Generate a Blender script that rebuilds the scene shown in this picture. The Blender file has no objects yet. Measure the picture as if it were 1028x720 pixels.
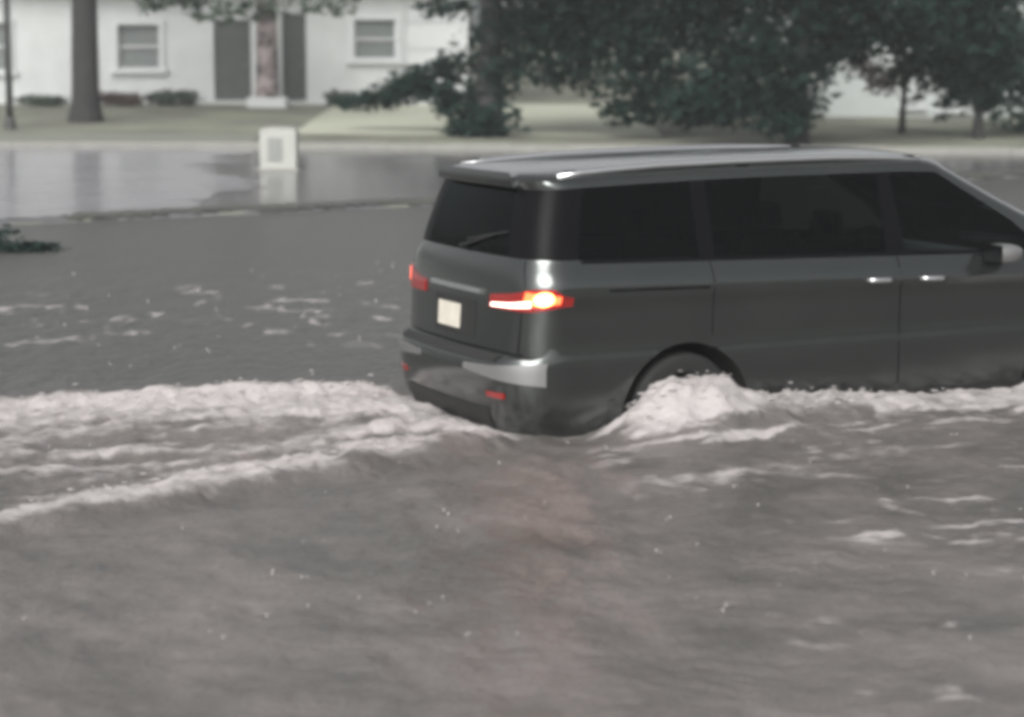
import bpy, bmesh, math, random
import numpy as np
from mathutils import Vector, Matrix
R = math.radians
random.seed(7); rng = np.random.default_rng(7)
sc = bpy.context.scene
COL = sc.collection

# ------------------------------------------------------------------ camera
F = 2400.0; PITCH = math.atan(343/F); CAMZ = 2.85
def P(px, py, y):
    """world point that stands at distance y in front of the viewer on the sight line px,py"""
    v = Vector(((px-514)/F, 1.0, (360-py)/F))
    d = Vector((v.x, math.cos(PITCH)+v.z*math.sin(PITCH), -math.sin(PITCH)+v.z*math.cos(PITCH)))
    k = y/d.y
    return Vector((d.x*k, y, CAMZ+d.z*k))
cam_d = bpy.data.cameras.new('camera'); cam = bpy.data.objects.new('camera', cam_d); COL.objects.link(cam)
cam.location = (0, 0, CAMZ); cam.rotation_euler = (math.pi/2-PITCH, 0, 0)
cam_d.sensor_width = 36; cam_d.lens = 36*F/1028; cam_d.clip_end = 2000; cam_d.clip_start = .05
sc.camera = cam
cam_d.dof.use_dof = True; cam_d.dof.focus_distance = 14.5; cam_d.dof.aperture_fstop = 1.6

# ------------------------------------------------------------------ helpers
def tag(o, label=None, cat=None, group=None, kind=None):
    if label: o['label'] = label
    if cat: o['category'] = cat
    if group: o['group'] = group
    if kind: o['kind'] = kind
    return o
def empty(name, loc, rz=0):
    o = bpy.data.objects.new(name, None); o.location = loc; o.rotation_euler = (0, 0, rz)
    o.empty_display_size = .2; COL.objects.link(o); return o
def link(name, me, mat=None, parent=None, smooth=True):
    o = bpy.data.objects.new(name, me); COL.objects.link(o)
    if mat: me.materials.append(mat)
    if parent: o.parent = parent
    if smooth and len(me.polygons): me.polygons.foreach_set('use_smooth', [True]*len(me.polygons))
    return o
class MB:
    def __init__(s): s.v = []; s.f = []
    def add(s, v, f):
        b = len(s.v); s.v += [tuple(p) for p in v]; s.f += [tuple(i+b for i in q) for q in f]; return s
    def box(s, c, d, m=None):
        x, y, z = d[0]/2, d[1]/2, d[2]/2
        v = [Vector((i*x, j*y, k*z)) for i in (-1, 1) for j in (-1, 1) for k in (-1, 1)]
        if m: v = [m @ p for p in v]
        v = [p+Vector(c) for p in v]
        return s.add(v, [(0,1,3,2),(4,6,7,5),(0,4,5,1),(2,3,7,6),(0,2,6,4),(1,5,7,3)])
    def tube(s, pts, rad, n=8, cap=True):
        pts = [Vector(p) for p in pts]; rad = rad if hasattr(rad, '__len__') else [rad]*len(pts)
        v = []; f = []; up = Vector((0.13, 0.31, 1)).normalized()
        for i, p in enumerate(pts):
            t = (pts[min(i+1, len(pts)-1)]-pts[max(i-1, 0)]).normalized()
            a = t.cross(up)
            if a.length < .1: a = t.cross(Vector((1, 0, 0)))
            a.normalize(); b = t.cross(a)
            for k in range(n):
                q = 2*math.pi*k/n; v.append(p+(a*math.cos(q)+b*math.sin(q))*rad[i])
        for i in range(len(pts)-1):
            for k in range(n):
                f.append((i*n+k, i*n+(k+1) % n, (i+1)*n+(k+1) % n, (i+1)*n+k))
        if cap: f += [tuple(range(n))[::-1], tuple((len(pts)-1)*n+k for k in range(n))]
        return s.add(v, f)
    def lathe(s, prof, c, axis='y', n=32):
        v = []; f = []; m = len(prof)
        for k in range(n):
            a = 2*math.pi*k/n
            for r, h in prof:
                p = (r*math.cos(a), h, r*math.sin(a)) if axis == 'y' else (r*math.cos(a), r*math.sin(a), h)
                v.append(Vector(p)+Vector(c))
        for k in range(n):
            for i in range(m-1):
                f.append((k*m+i, k*m+i+1, ((k+1) % n)*m+i+1, ((k+1) % n)*m+i))
        return s.add(v, f)
    def build(s, name, mat, parent=None, smooth=False, bevel=0):
        me = bpy.data.meshes.new(name); me.from_pydata(s.v, [], s.f)
        bm = bmesh.new(); bm.from_mesh(me); bmesh.ops.recalc_face_normals(bm, faces=bm.faces)
        if bevel: bmesh.ops.bevel(bm, geom=bm.edges[:], offset=bevel, segments=2, affect='EDGES', profile=.6)
        bm.to_mesh(me); bm.free()
        return link(name, me, mat, parent, smooth)

# value noise ------------------------------------------------------
_tab = rng.random((256, 256))
def vnoise(x, y):
    xi = np.floor(x).astype(int); yi = np.floor(y).astype(int); fx = x-xi; fy = y-yi
    fx = fx*fx*(3-2*fx); fy = fy*fy*(3-2*fy)
    a = _tab[xi % 256, yi % 256]; b = _tab[(xi+1) % 256, yi % 256]; c = _tab[xi % 256, (yi+1) % 256]; d = _tab[(xi+1) % 256, (yi+1) % 256]
    return (a*(1-fx)+b*fx)*(1-fy)+(c*(1-fx)+d*fx)*fy
def fbm(x, y, o=4, g=.5):
    s = 0; a = 1; t = 0
    for i in range(o):
        s = s+a*vnoise(x*2**i+17.3*i, y*2**i+5.1*i); t += a; a *= g
    return s/t
def ss(a, b, x):
    t = np.clip((x-a)/(b-a), 0, 1); return t*t*(3-2*t)

# ------------------------------------------------------------------ materials
def mat(name, col, rough=.6, metal=0, spec=.5, noise=None, bump=None, coat=0, emis=None, estr=0, trans=0, ior=1.45, sheen=0):
    m = bpy.data.materials.new(name); m.use_nodes = True; nt = m.node_tree; b = nt.nodes['Principled BSDF']
    b.inputs['Base Color'].default_value = (*col, 1); b.inputs['Roughness'].default_value = rough
    b.inputs['Metallic'].default_value = metal; b.inputs['Specular IOR Level'].default_value = spec
    b.inputs['Coat Weight'].default_value = coat; b.inputs['Coat Roughness'].default_value = .14
    b.inputs['Transmission Weight'].default_value = trans; b.inputs['IOR'].default_value = ior
    if emis: b.inputs['Emission Color'].default_value = (*emis, 1); b.inputs['Emission Strength'].default_value = estr
    tc = nt.nodes.new('ShaderNodeTexCoord')
    if noise:   # (scale, amount, second colour)
        n = nt.nodes.new('ShaderNodeTexNoise'); n.inputs['Scale'].default_value = noise[0]; n.inputs['Detail'].default_value = 6
        n.inputs['Roughness'].default_value = .65
        nt.links.new(tc.outputs['Object'], n.inputs['Vector'])
        r = nt.nodes.new('ShaderNodeMapRange'); r.inputs[1].default_value = .5-noise[1]; r.inputs[2].default_value = .5+noise[1]
        nt.links.new(n.outputs['Fac'], r.inputs[0])
        x = nt.nodes.new('ShaderNodeMix'); x.data_type = 'RGBA'; x.inputs[6].default_value = (*col, 1); x.inputs[7].default_value = (*noise[2], 1)
        nt.links.new(r.outputs[0], x.inputs[0]); nt.links.new(x.outputs[2], b.inputs['Base Color'])
    if bump:
        n = nt.nodes.new('ShaderNodeTexNoise'); n.inputs['Scale'].default_value = bump[0]; n.inputs['Detail'].default_value = 5
        nt.links.new(tc.outputs['Object'], n.inputs['Vector'])
        bp = nt.nodes.new('ShaderNodeBump'); bp.inputs['Strength'].default_value = bump[1]; bp.inputs['Distance'].default_value = bump[2]
        nt.links.new(n.outputs['Fac'], bp.inputs['Height']); nt.links.new(bp.outputs[0], b.inputs['Normal'])
    return m
M = dict(
    paint=mat('car_paint', (.082, .092, .089), .18, .90, coat=.9, noise=(3, .3, (.097, .105, .102)), bump=(90, .06, .002)),
    trim=mat('black_trim', (.006, .006, .007), .28, spec=.06),
    plastic=mat('black_plastic', (.02, .02, .02), .6, bump=(60, .2, .002)),
    liner=mat('wheel_well', (.012, .010, .010), .9),
    chrome=mat('chrome', (.85, .86, .87), .28, 1, bump=(40, .1, .002)),
    rubber=mat('rubber', (.018, .018, .018), .75),
    alloy=mat('alloy', (.10, .10, .105), .5, 1),
    seat=mat('seat_cloth', (.035, .036, .038), .85, noise=(20, .3, (.05, .05, .052))),
    red=mat('red_lens', (.22, .010, .01), .12, spec=.6, coat=1, emis=(1, .05, .02), estr=.04),
    redhot=mat('lit_red_lamp', (.7, .08, .03), .2, emis=(1, .10, .03), estr=4),
    hot=mat('lit_amber_lamp', (1, .45, .2), .2, emis=(1, .25, .06), estr=14),
    white_lamp=mat('lit_clear_lamp', (.9, .75, .7), .2, emis=(1, .62, .5), estr=4),
    plate=mat('number_plate', (.60, .57, .50), .5, noise=(14, .2, (.45, .43, .38)), emis=(1, .9, .72), estr=.12),  # faint glow of its own stands in for the plate lamp
    silver=mat('silver_paint', (.26, .26, .26), .45, .6, coat=.5),
    headlamp=mat('headlamp_lens', (.6, .62, .64), .1, .2, coat=1),
    bark=mat('bark', (.028, .028, .030), .9, noise=(6, .25, (.050, .048, .048)), bump=(14, .8, .03)),
    mottled=mat('mottled_stucco', (.36, .31, .31), .8, noise=(2.2, .07, (.07, .055, .06)), bump=(20, .3, .01)),
    wall=mat('painted_siding', (.60, .625, .62), .75, noise=(.9, .25, (.47, .48, .48))),
    wall2=mat('pale_siding', (.56, .59, .58), .75, noise=(.8, .35, (.46, .49, .48))),
    roof=mat('roof_shingle', (.10, .10, .10), .9, noise=(9, .3, (.15, .145, .14)), bump=(18, .6, .02)),
    white=mat('white_woodwork', (.60, .62, .62), .5, noise=(5, .4, (.52, .54, .54))),
    mailbox=mat('mailbox_white', (.44, .45, .42), .5, noise=(9, .3, (.38, .39, .36))),
    greypanel=mat('grey_panel', (.24, .25, .24), .5, noise=(9, .3, (.28, .29, .27))),
    darkdoor=mat('dark_door', (.065, .072, .070), .5, noise=(3, .3, (.085, .09, .088))),
    glass=mat('house_glass', (.14, .155, .155), .15, spec=.6, noise=(2.2, .3, (.20, .215, .21))),
    concrete=mat('concrete', (.22, .22, .20), .7, noise=(4, .3, (.30, .30, .28)), bump=(30, .3, .01)),
    drive=mat('driveway_concrete', (.50, .51, .42), .75, noise=(1.5, .3, (.42, .44, .34)), bump=(30, .3, .01)),
    post=mat('dark_post', (.05, .055, .055), .5, noise=(8, .3, (.07, .07, .07))),
)
# privacy and clear glass
def glassmat(name, tint, rough=.03):
    m = bpy.data.materials.new(name); m.use_nodes = True; nt = m.node_tree; nt.nodes.clear()
    o = nt.nodes.new('ShaderNodeOutputMaterial'); t = nt.nodes.new('ShaderNodeBsdfTransparent'); t.inputs[0].default_value = (*tint, 1)
    g = nt.nodes.new('ShaderNodeBsdfGlossy'); g.inputs['Roughness'].default_value = rough; g.inputs['Color'].default_value = (.45, .5, .5, 1)
    f = nt.nodes.new('ShaderNodeFresnel'); f.inputs[0].default_value = 1.38
    x = nt.nodes.new('ShaderNodeMixShader'); nt.links.new(f.outputs[0], x.inputs[0]); nt.links.new(t.outputs[0], x.inputs[1]); nt.links.new(g.outputs[0], x.inputs[2])
    nt.links.new(x.outputs[0], o.inputs[0]); return m
M['privacy'] = glassmat('privacy_glass', (.05, .055, .055), .08)
M['clear'] = glassmat('clear_glass', (.78, .86, .84), .05)

def leafmat(name, a, b, scale=.8):
    m = bpy.data.materials.new(name); m.use_nodes = True; nt = m.node_tree; p = nt.nodes['Principled BSDF']
    p.inputs['Roughness'].default_value = .6; p.inputs['Specular IOR Level'].default_value = .12
    tc = nt.nodes.new('ShaderNodeTexCoord'); n = nt.nodes.new('ShaderNodeTexNoise'); n.inputs['Scale'].default_value = scale; n.inputs['Detail'].default_value = 3
    nt.links.new(tc.outputs['Object'], n.inputs['Vector'])
    g = nt.nodes.new('ShaderNodeNewGeometry'); add = nt.nodes.new('ShaderNodeMath'); add.operation = 'MULTIPLY_ADD'; add.inputs[1].default_value = .6
    sub = nt.nodes.new('ShaderNodeMath'); sub.operation = 'MULTIPLY'; sub.inputs[1].default_value = .7
    nt.links.new(n.outputs['Fac'], sub.inputs[0])
    nt.links.new(g.outputs['Random Per Island'], add.inputs[0]); nt.links.new(sub.outputs[0], add.inputs[2])
    x = nt.nodes.new('ShaderNodeMix'); x.data_type = 'RGBA'; x.inputs[6].default_value = (*a, 1); x.inputs[7].default_value = (*b, 1)
    nt.links.new(add.outputs[0], x.inputs[0]); nt.links.new(x.outputs[2], p.inputs['Base Color'])
    return m
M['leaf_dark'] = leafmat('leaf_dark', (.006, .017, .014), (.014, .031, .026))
M['leaf_mid'] = leafmat('leaf_mid', (.045, .062, .050), (.085, .105, .085))
M['leaf_brown'] = leafmat('leaf_brown', (.070, .052, .050), (.13, .10, .095))
M['leaf_teal'] = leafmat('leaf_teal', (.05, .085, .072), (.10, .15, .13))

# ------------------------------------------------------------------ world
w = bpy.data.worlds.new('World'); sc.world = w; w.use_nodes = True; nt = w.node_tree
SUN_E, SUN_A = R(36), R(200)
sky = nt.nodes.new('ShaderNodeTexSky'); sky.sky_type = 'NISHITA'; sky.sun_disc = False; sky.sun_elevation = SUN_E; sky.sun_rotation = SUN_A
sky.air_density = 1.0; sky.dust_density = 6; sky.ozone_density = 1
hs = nt.nodes.new('ShaderNodeHueSaturation'); hs.inputs['Saturation'].default_value = .10
bg = nt.nodes['Background']; bg.inputs[1].default_value = .12
nt.links.new(sky.outputs[0], hs.inputs['Color']); nt.links.new(hs.outputs[0], bg.inputs[0])
sd = bpy.data.lights.new('sun', 'SUN'); sd.energy = 1.5; sd.angle = R(40); sd.color = (1, .97, .94)
so = bpy.data.objects.new('sun', sd); COL.objects.link(so)
dirv = Vector((math.sin(SUN_A)*math.cos(SUN_E), math.cos(SUN_A)*math.cos(SUN_E), math.sin(SUN_E)))
so.rotation_euler = dirv.to_track_quat('Z', 'Y').to_euler(); so.location = (0, 0, 40)
sc.view_settings.view_transform = 'Standard'; sc.view_settings.look = 'None'; sc.view_settings.gamma = 1
sc.view_settings.exposure = .38
sc.cycles.use_denoising = True; sc.cycles.max_bounces = 8; sc.cycles.transparent_max_bounces = 16; sc.cycles.volume_bounces = 0
sc.cycles.filter_width = 4.4     # the soft picture of a phone video
sc.cycles.sample_clamp_indirect = 6

# ------------------------------------------------------------------ terrain
WATER = .30
def ycurb(x): return np.clip(33.5+.62*x, 29.0, 40.0)
def T(x, y):
    d = y-ycurb(x)
    z = ss(-1.2, 0, d)*.34+np.clip(d, 0, 32)*.0115
    z = np.where(y < 4, ss(4, -1, y)*.6, z)
    return z
def sheet(name, xs, ys, zoff, m, zf=T, mask=None):
    X, Y = np.meshgrid(xs, ys); Z = zf(X, Y)+zoff
    v = np.stack([X.ravel(), Y.ravel(), Z.ravel()], 1)
    nx, ny = len(xs), len(ys); i = np.arange(nx*ny).reshape(ny, nx)
    q = np.stack([i[:-1, :-1].ravel(), i[:-1, 1:].ravel(), i[1:, 1:].ravel(), i[1:, :-1].ravel()], 1)
    if mask is not None:
        cx = X.ravel()[q].mean(1); cy = Y.ravel()[q].mean(1); q = q[mask(cx, cy)]
    me = bpy.data.meshes.new(name); me.from_pydata(v.tolist(), [], q.tolist()); 
    return link(name, me, m)
m_ground = mat('lawn_ground', (.155, .155, .130), .9, noise=(.5, .12, (.25, .26, .20)), bump=(25, .6, .03))
tag(sheet('ground', np.r_[-400, -200, -100, -60, np.linspace(-30, 40, 120), 60, 100, 200, 400], np.r_[-60, -20, -5, np.linspace(0, 90, 180), 110, 150, 250, 500], 0, m_ground), kind='structure')
m_wet = mat('wet_asphalt', (.10, .098, .10), .17, noise=(.5, .2, (.15, .147, .15)), bump=(3, .16, .02))
tag(sheet('side_street', np.linspace(-45, 45, 120), np.linspace(28, 43.1, 60), .008, m_wet, mask=lambda x, y: y > ycurb(x)-.6), kind='structure')
m_sheen = mat('wet_sheen_tone', (.33, .325, .345), .2, noise=(.8, .2, (.25, .245, .26)), bump=(4, .16, .02))
tag(sheet('street_sheen', np.linspace(-30, -3, 140), np.linspace(29, 43.1, 80), .016, m_sheen, mask=lambda x, y: (y > ycurb(x)+.2) & (x < -5.0+.10*(43-y)+2.2*(fbm(x*.3+2, y*.9, 3)-.5))), kind='structure')  # added pale sheet: wall and sky reflection on the street put into its colour
m_verge = mat('verge_mud', (.07, .072, .06), .5, noise=(3, .3, (.11, .11, .10)), bump=(20, .6, .03))
tag(sheet('verge', np.linspace(-5.6, 12, 90), np.linspace(28, 41.5, 200), .018, m_verge, mask=lambda x, y: np.abs(y-ycurb(x)-.25+.5*(fbm(x*1.3, y*.2+3, 3)-.5)) < .38), kind='structure')
def strip(name, ya, yb, x0, x1, h, m):
    mb = MB(); n = 40
    for i in range(n):
        a = x0+(x1-x0)*i/n; b = x0+(x1-x0)*(i+1)/n-.012
        za = float(T(np.array(a), np.array(ya)))
        mb.box(((a+b)/2, (ya+yb)/2, za+h/2-.1), (b-a, yb-ya, h+.2))
    return mb.build(name, m)
tag(strip('kerb', 43.2, 43.36, -45, 45, .12, M['concrete']), kind='structure')
dr = sheet('driveway', np.linspace(-4.8, 3.0, 20), np.linspace(47.6, 61, 20), .012, M['drive'], mask=lambda x, y: x > -4.6+(y-47.6)*.02); tag(dr, kind='structure')
wk = sheet('front_path', np.linspace(-11.0, -4.95, 14), np.linspace(44.2, 47.5, 4), .016, mat('path_concrete', (.25, .26, .22), .7, noise=(2, .3, (.19, .2, .17))))
tag(wk, kind='structure')

# ------------------------------------------------------------------ the car
TH = R(26.5)
corner = Vector(((520-514)/F*14.5, 14.5, 0))
hx = Vector((math.cos(TH), math.sin(TH), 0)); hy = Vector((-math.sin(TH), math.cos(TH), 0))
CARZ = -.01
O = corner+hy*.93-hx*.06; O.z = CARZ
car = empty('minivan', O, TH)
tag(car, 'dark grey minivan with its tail lamps lit, driving through the flooded street', 'minivan')

# z, halfwidth, xrear, xfront, corner radius, belt-slope weight, roof weight
RG = np.array([
 [.22, .88, .22, 4.96, .25, 0, 0],
 [.27, .945, .09, 5.05, .27, 0, 0],
 [.40, .972, .03, 5.09, .28, 0, 0],
 [.58, .980, .00, 5.1, .28, 0, 0],
 [.72, .982, .00, 5.1, .28, 0, 0],
 [.765, .980, .03, 5.1, .26, 0, 0],
 [.785, .975, .09, 5.1, .23, 0, 0],
 [.95, .980, .10, 5.09, .22, .1, 0],
 [1.12, .984, .11, 5.06, .22, .5, 0],
 [1.20, 1.004, .12, 5.0, .22, .8, 0],
 [1.26, .984, .13, 4.92, .22, .9, 0],
 [1.31, .958, .14, 4.86, .22, 1, 0],
 [1.35, .934, .155, 4.72, .22, 1, 0],
 [1.38, .918, .17, 4.60, .20, 1, 0],
 [1.46, .895, .185, 4.45, .20, .8, 0],
 [1.55, .868, .21, 4.29, .20, .6, 0],
 [1.65, .838, .235, 4.09, .20, .4, .3],
 [1.75, .808, .26, 3.87, .20, .2, .7],
 [1.84, .780, .29, 3.64, .20, 0, 1],
 [1.865, .770, .27, 3.58, .20, 0, 1],
 [1.89, .750, .25, 3.54, .20, 0, 1],
 [1.915, .70, .25, 3.50, .20, 0, 1],
 [1.935, .60, .32, 3.44, .20, 0, 1],
 [1.95, .42, .50, 3.36, .18, 0, 1],
 [1.96, .20, .70, 3.27, .12, 0, 1],
 [1.963, .05, .85, 3.18, .04, 0, 1]])
def roofdrop(x): return .060*max(0, (2.4-x)/2.4)**2+.05*max(0, (x-2.95)/.7)**2
def car_pt(z0, s):
    c = [np.interp(z0, RG[:, 0], RG[:, k]) for k in range(7)]
    _, wd, xr, xf, rc, bw, rw = c; s = s % 14
    xa, xb = xr+rc, xf-rc
    def X(u): return float(np.interp(u, [0, 1, 2, 3], [xa, 1.42, 2.86, xb]))
    yi = wd-rc
    if s <= 3: x, y = X(s), -wd
    elif s <= 4: a = (s-3)*math.pi/2; x, y = xb+rc*math.sin(a), -yi-rc*math.cos(a)
    elif s <= 6: x, y = xf, -yi+(s-4)*yi
    elif s <= 7: a = (s-6)*math.pi/2; x, y = xb+rc*math.cos(a), yi+rc*math.sin(a)
    elif s <= 10: x, y = X(10-s), wd
    elif s <= 11: a = (s-10)*math.pi/2; x, y = xa-rc*math.sin(a), yi+rc*math.cos(a)
    elif s <= 13: x, y = xr, yi-(s-11)*yi
    else: a = (s-13)*math.pi/2; x, y = xa-rc*math.cos(a), -yi-rc*math.sin(a)
    # plan curvature: nose, tail and flanks bow outward a little
    if x < 1: x += .07*(y/.95)**2*max(0, 1-(x-xr)/.5)-.035*max(0, 1-(x-xr)/.5)
    if x > 3.0: x -= .22*(y/.95)**2*max(0, 1-(xf-x)/1.2)
    y *= 1-.045*max(0, (x-3.6)/1.4)**2-.03*max(0, (1.2-x)/1.2)**2
    z = z0-.022*x*bw-rw*roofdrop(x)
    return Vector((x, y, z))
def car_n(z, s):
    a = car_pt(z, s+.01)-car_pt(z, s-.01); b = car_pt(min(z+.01, 1.96), s)-car_pt(z-.01, s)
    n = a.cross(b); n.normalize(); return n
sc_cols = [0, .1, .25, .4, .6, .8, .93, 1.03, 1.2, 1.4, 1.6, 1.8, 1.95, 2.05, 2.2, 2.35, 2.5, 2.65, 2.8, 2.9]
S = sc_cols+[3, 3.2, 3.4, 3.6, 3.8, 4, 4.2, 4.5, 5, 5.5, 5.8, 6, 6.2, 6.4, 6.6, 6.8]+[10-u for u in reversed(sc_cols+[3])][:-1]+[10, 10.2, 10.4, 10.6, 10.8, 11, 11.15, 11.4, 11.7, 12, 12.3, 12.6, 12.85, 13, 13.2, 13.4, 13.6, 13.8]
zs = []
for a, b in zip(RG[:-1, 0], RG[1:, 0]):
    zs.append(a)
    if b-a > .09: zs.append((a+b)/2)
zs.append(RG[-1, 0])
def seg(s, segs): return any(a-1e-6 <= s <= b+1e-6 for a, b in segs)
verts = []; faces = []; mi = []
NS, NZ = len(S), len(zs)
for z in zs:
    for s in S: verts.append(car_pt(z, s))
for j in range(NZ-1):
    zm = (zs[j]+zs[j+1])/2
    for i in range(NS):
        a = S[i]; b = S[(i+1) % NS]+(14 if i == NS-1 else 0); sm = (a+b)/2
        faces.append((j*NS+i, j*NS+(i+1) % NS, (j+1)*NS+(i+1) % NS, (j+1)*NS+i))
        k = 0
        if 1.38 < zm < 1.84:
            u = sm if sm < 3 else (10-sm if 7 < sm < 10 else None); o = 0 if sm < 3 else 1
            if u is not None:
                if .05 < u < .93: k = 1+o
                elif 1.03 < u < 1.95: k = 3+o
                elif 2.05 < u < 2.9: k = 5+o
                elif u < 2.1: k = 9
                else: k = 9 if u < 2.9 else 0
            elif 11.15 < sm < 12.85: k = 7
            elif 4 < sm < 6: k = 8
            elif sm > 10 and sm < 11.15 or sm > 12.85: k = 9
        mi.append(k)
faces.append(tuple(reversed(range(NS)))); mi.append(0)
faces.append(tuple((NZ-1)*NS+i for i in range(NS))); mi.append(0)
me = bpy.data.meshes.new('shell'); me.from_pydata(verts, [], faces)
for k in range(11): me.materials.append(M['paint'])
me.polygons.foreach_set('material_index', mi)
bmx = bmesh.new(); bmx.from_mesh(me); bmesh.ops.recalc_face_normals(bmx, faces=bmx.faces); bmx.to_mesh(me); bmx.free()
shell = bpy.data.objects.new('shell', me); COL.objects.link(shell)
AX, ARC, AZ = (1.24, 4.36), .47, .35
cut = MB()
for ax in AX:
    for sy in (-1, 1):
        n = 40; v = []
        for yy in (.60*sy, 1.3*sy):
            for k in range(n): v.append(Vector((ax+ARC*math.cos(2*math.pi*k/n), yy, AZ+ARC*math.sin(2*math.pi*k/n))))
        cut.add(v, [(k, (k+1) % n, n+(k+1) % n, n+k) for k in range(n)]+[tuple(range(n)), tuple(range(2*n-1, n-1, -1))])
cutter = cut.build('cutter', None)
bmod = shell.modifiers.new('b', 'BOOLEAN'); bmod.object = cutter; bmod.operation = 'DIFFERENCE'; bmod.solver = 'EXACT'
dg = bpy.context.evaluated_depsgraph_get(); dg.update()
ev = bpy.data.meshes.new_from_object(shell.evaluated_get(dg))
bpy.data.objects.remove(shell); bpy.data.objects.remove(cutter)
VV = [v.co.copy() for v in ev.vertices]; parts = {}
for p in ev.polygons:
    k = p.material_index; c = p.center
    for ax in AX:
        if math.hypot(c.x-ax, c.z-AZ) < ARC+.004 and .55 < abs(c.y) < 1.0 and (abs(abs(c.y)-.60) < .004 or abs(math.hypot(c.x-ax, c.z-AZ)-ARC) < .012): k = 10
    parts.setdefault(k, []).append(list(p.vertices))
def submesh(name, fs, m, parent, smooth=True):
    ids = sorted({i for f in fs for i in f}); mp = {a: b for b, a in enumerate(ids)}
    mm = bpy.data.meshes.new(name); mm.from_pydata([VV[i] for i in ids], [], [[mp[i] for i in f] for f in fs])
    o = link(name, mm, m, parent, smooth)
    return o
body = submesh('body', parts[0], M['paint'], car); body.data.set_sharp_from_angle(angle=R(38))
def islands(fs):
    par = {}
    def fd(a):
        while par.setdefault(a, a) != a: a = par[a]
        return a
    for f in fs:
        for i in f[1:]: par[fd(i)] = fd(f[0])
    g = {}
    for f in fs: g.setdefault(fd(f[0]), []).append(f)
    return g.values()
for fs in islands(parts[9]): submesh('pillar_trim', fs, M['trim'], car)
for fs in islands(parts[10]): submesh('wheel_well', fs, M['liner'], car)
for k in (1, 2, 3, 4): submesh('side_window', parts[k], M['privacy'], car)
for k in (5, 6): submesh('front_window', parts[k], M['clear'], car)
submesh('rear_window', parts[7], M['privacy'], car); submesh('windscreen', parts[8], M['clear'], car)

def patch(name, zf0, zf1, s0, s1, off, th, m, parent=car, n=24, nz=4, smooth=True, round_=False):
    """closed slab that follows the body skin between two heights"""
    f0 = zf0 if callable(zf0) else (lambda t: zf0); f1 = zf1 if callable(zf1) else (lambda t: zf1)
    v = []; 
    for lay in (off, off-th):
        for i in range(n+1):
            t = i/n; s = s0+(s1-s0)*t; a, b = f0(t), f1(t)
            for j in range(nz+1):
                z = a+(b-a)*j/nz; e = 0
                v.append(car_pt(z, s)+car_n(z, s)*lay)
    L = (n+1)*(nz+1); f = []
    for i in range(n):
        for j in range(nz):
            q = i*(nz+1)+j; f.append((q, q+nz+1, q+nz+2, q+1)); f.append((L+q, L+q+1, L+q+nz+2, L+q+nz+1))
        q = i*(nz+1); f.append((q, L+q, L+q+nz+1, q+nz+1)); q += nz; f.append((q, q+nz+1, L+q+nz+1, L+q))
    for j in range(nz):
        f.append((j, j+1, L+j+1, L+j)); q = n*(nz+1)+j; f.append((q, L+q, L+q+1, q+1))
    o = MB().add(v, f).build(name, m, parent, smooth)
    o.data.set_sharp_from_angle(angle=R(40)); return o
# outward sign test
if car_n(1.0, 1.0).y > 0:
    _cn = car_n
    def car_n(z, s, _cn=_cn): return -_cn(z, s)
# panel seams (thin dark gaps), cladding, bright belt moulding
def seam(name, z0, z1, s, wd=.006):
    a = wd/ (1.15 if s % 14 < 10 else .75)
    return patch(name, z0, z1, s-a/2, s+a/2, .0015, .003, M['trim'], n=1, nz=14)
for s in (1.0, 2.0, 2.93): seam('door_seam', .45 if s > 1 else .86, 1.37, s); seam('door_seam', .45 if s > 1 else .86, 1.37, 10-s)
patch('sill_trim', .30, .40, 1.55, 2.93, .012, .02, M['plastic']); patch('sill_trim', .30, .40, 7.07, 8.45, .012, .02, M['plastic'])
patch('belt_moulding', 1.362, 1.382, .12, 2.97, .008, .012, M['trim']); patch('belt_moulding', 1.362, 1.382, 7.03, 9.88, .008, .012, M['trim'])
patch('tailgate_seam', .80, 1.37, 13.22, 13.235, .0015, .003, M['trim'], n=1, nz=12); patch('tailgate_seam', .80, 1.37, 10.765, 10.78, .0015, .003, M['trim'], n=1, nz=12)
patch('bumper_seam', .788, .796, 10.7, 13.3, .002, .004, M['trim'], nz=1)
patch('door_track', 1.185, 1.20, .30, .97, .002, .004, M['trim'], nz=1); patch('door_track', 1.185, 1.20, 9.03, 9.70, .002, .004, M['trim'], nz=1)
# tail lamps wrapping round the rear corners
def patch2(name, z0, z1, a, b, off, th, m, par, far):
    if far: a, b = 24-a, 24-b          # mirrored column
    return patch(name, z0, z1, a, b, off, th, m, par)
for far in (False, True):
    tl = patch2('tail_lamp', lambda t: 1.060+.09*max(0, t-.55), lambda t: 1.205-.12*max(0, .55-t)-.05*max(0, t-.8)/.2, 12.66, 14.06, .014, .03, M['red'], car, far)
    if not far:
        patch2('brake_light', lambda t: 1.088+.03*t, lambda t: 1.185-.02*t, 13.28, 13.92, .019, .02, M['redhot'], tl, far)
        patch2('brake_bulb', lambda t: 1.145-.045*(1-(2*t-1)**2)**.5, lambda t: 1.145+.045*(1-(2*t-1)**2)**.5, 13.45, 13.80, .023, .02, M['hot'], tl, far)
        patch2('indicator_light', lambda t: 1.070+.020*t, lambda t: 1.090+.040*t, 12.70, 13.42, .021, .02, M['white_lamp'], tl, far)
    else:
        patch2('brake_light', 1.10, 1.19, 13.3, 13.85, .019, .02, M['redhot'], tl, far)
    patch2('bumper_reflector', .515, .55, 12.9, 13.25, .006, .012, M['red'], car, far)
patch('bumper_step', .735, .775, 11.0, 13.0, .012, .02, M['plastic'])
patch('bumper_trim', lambda t: .60+.06*(1-t), lambda t: .70+.045*t, 12.5, 13.86, .010, .02, M['silver']); patch('bumper_trim', lambda t: .60+.06*t, lambda t: .70+.045*(1-t), 10.14, 11.5, .010, .02, M['silver'])
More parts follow.
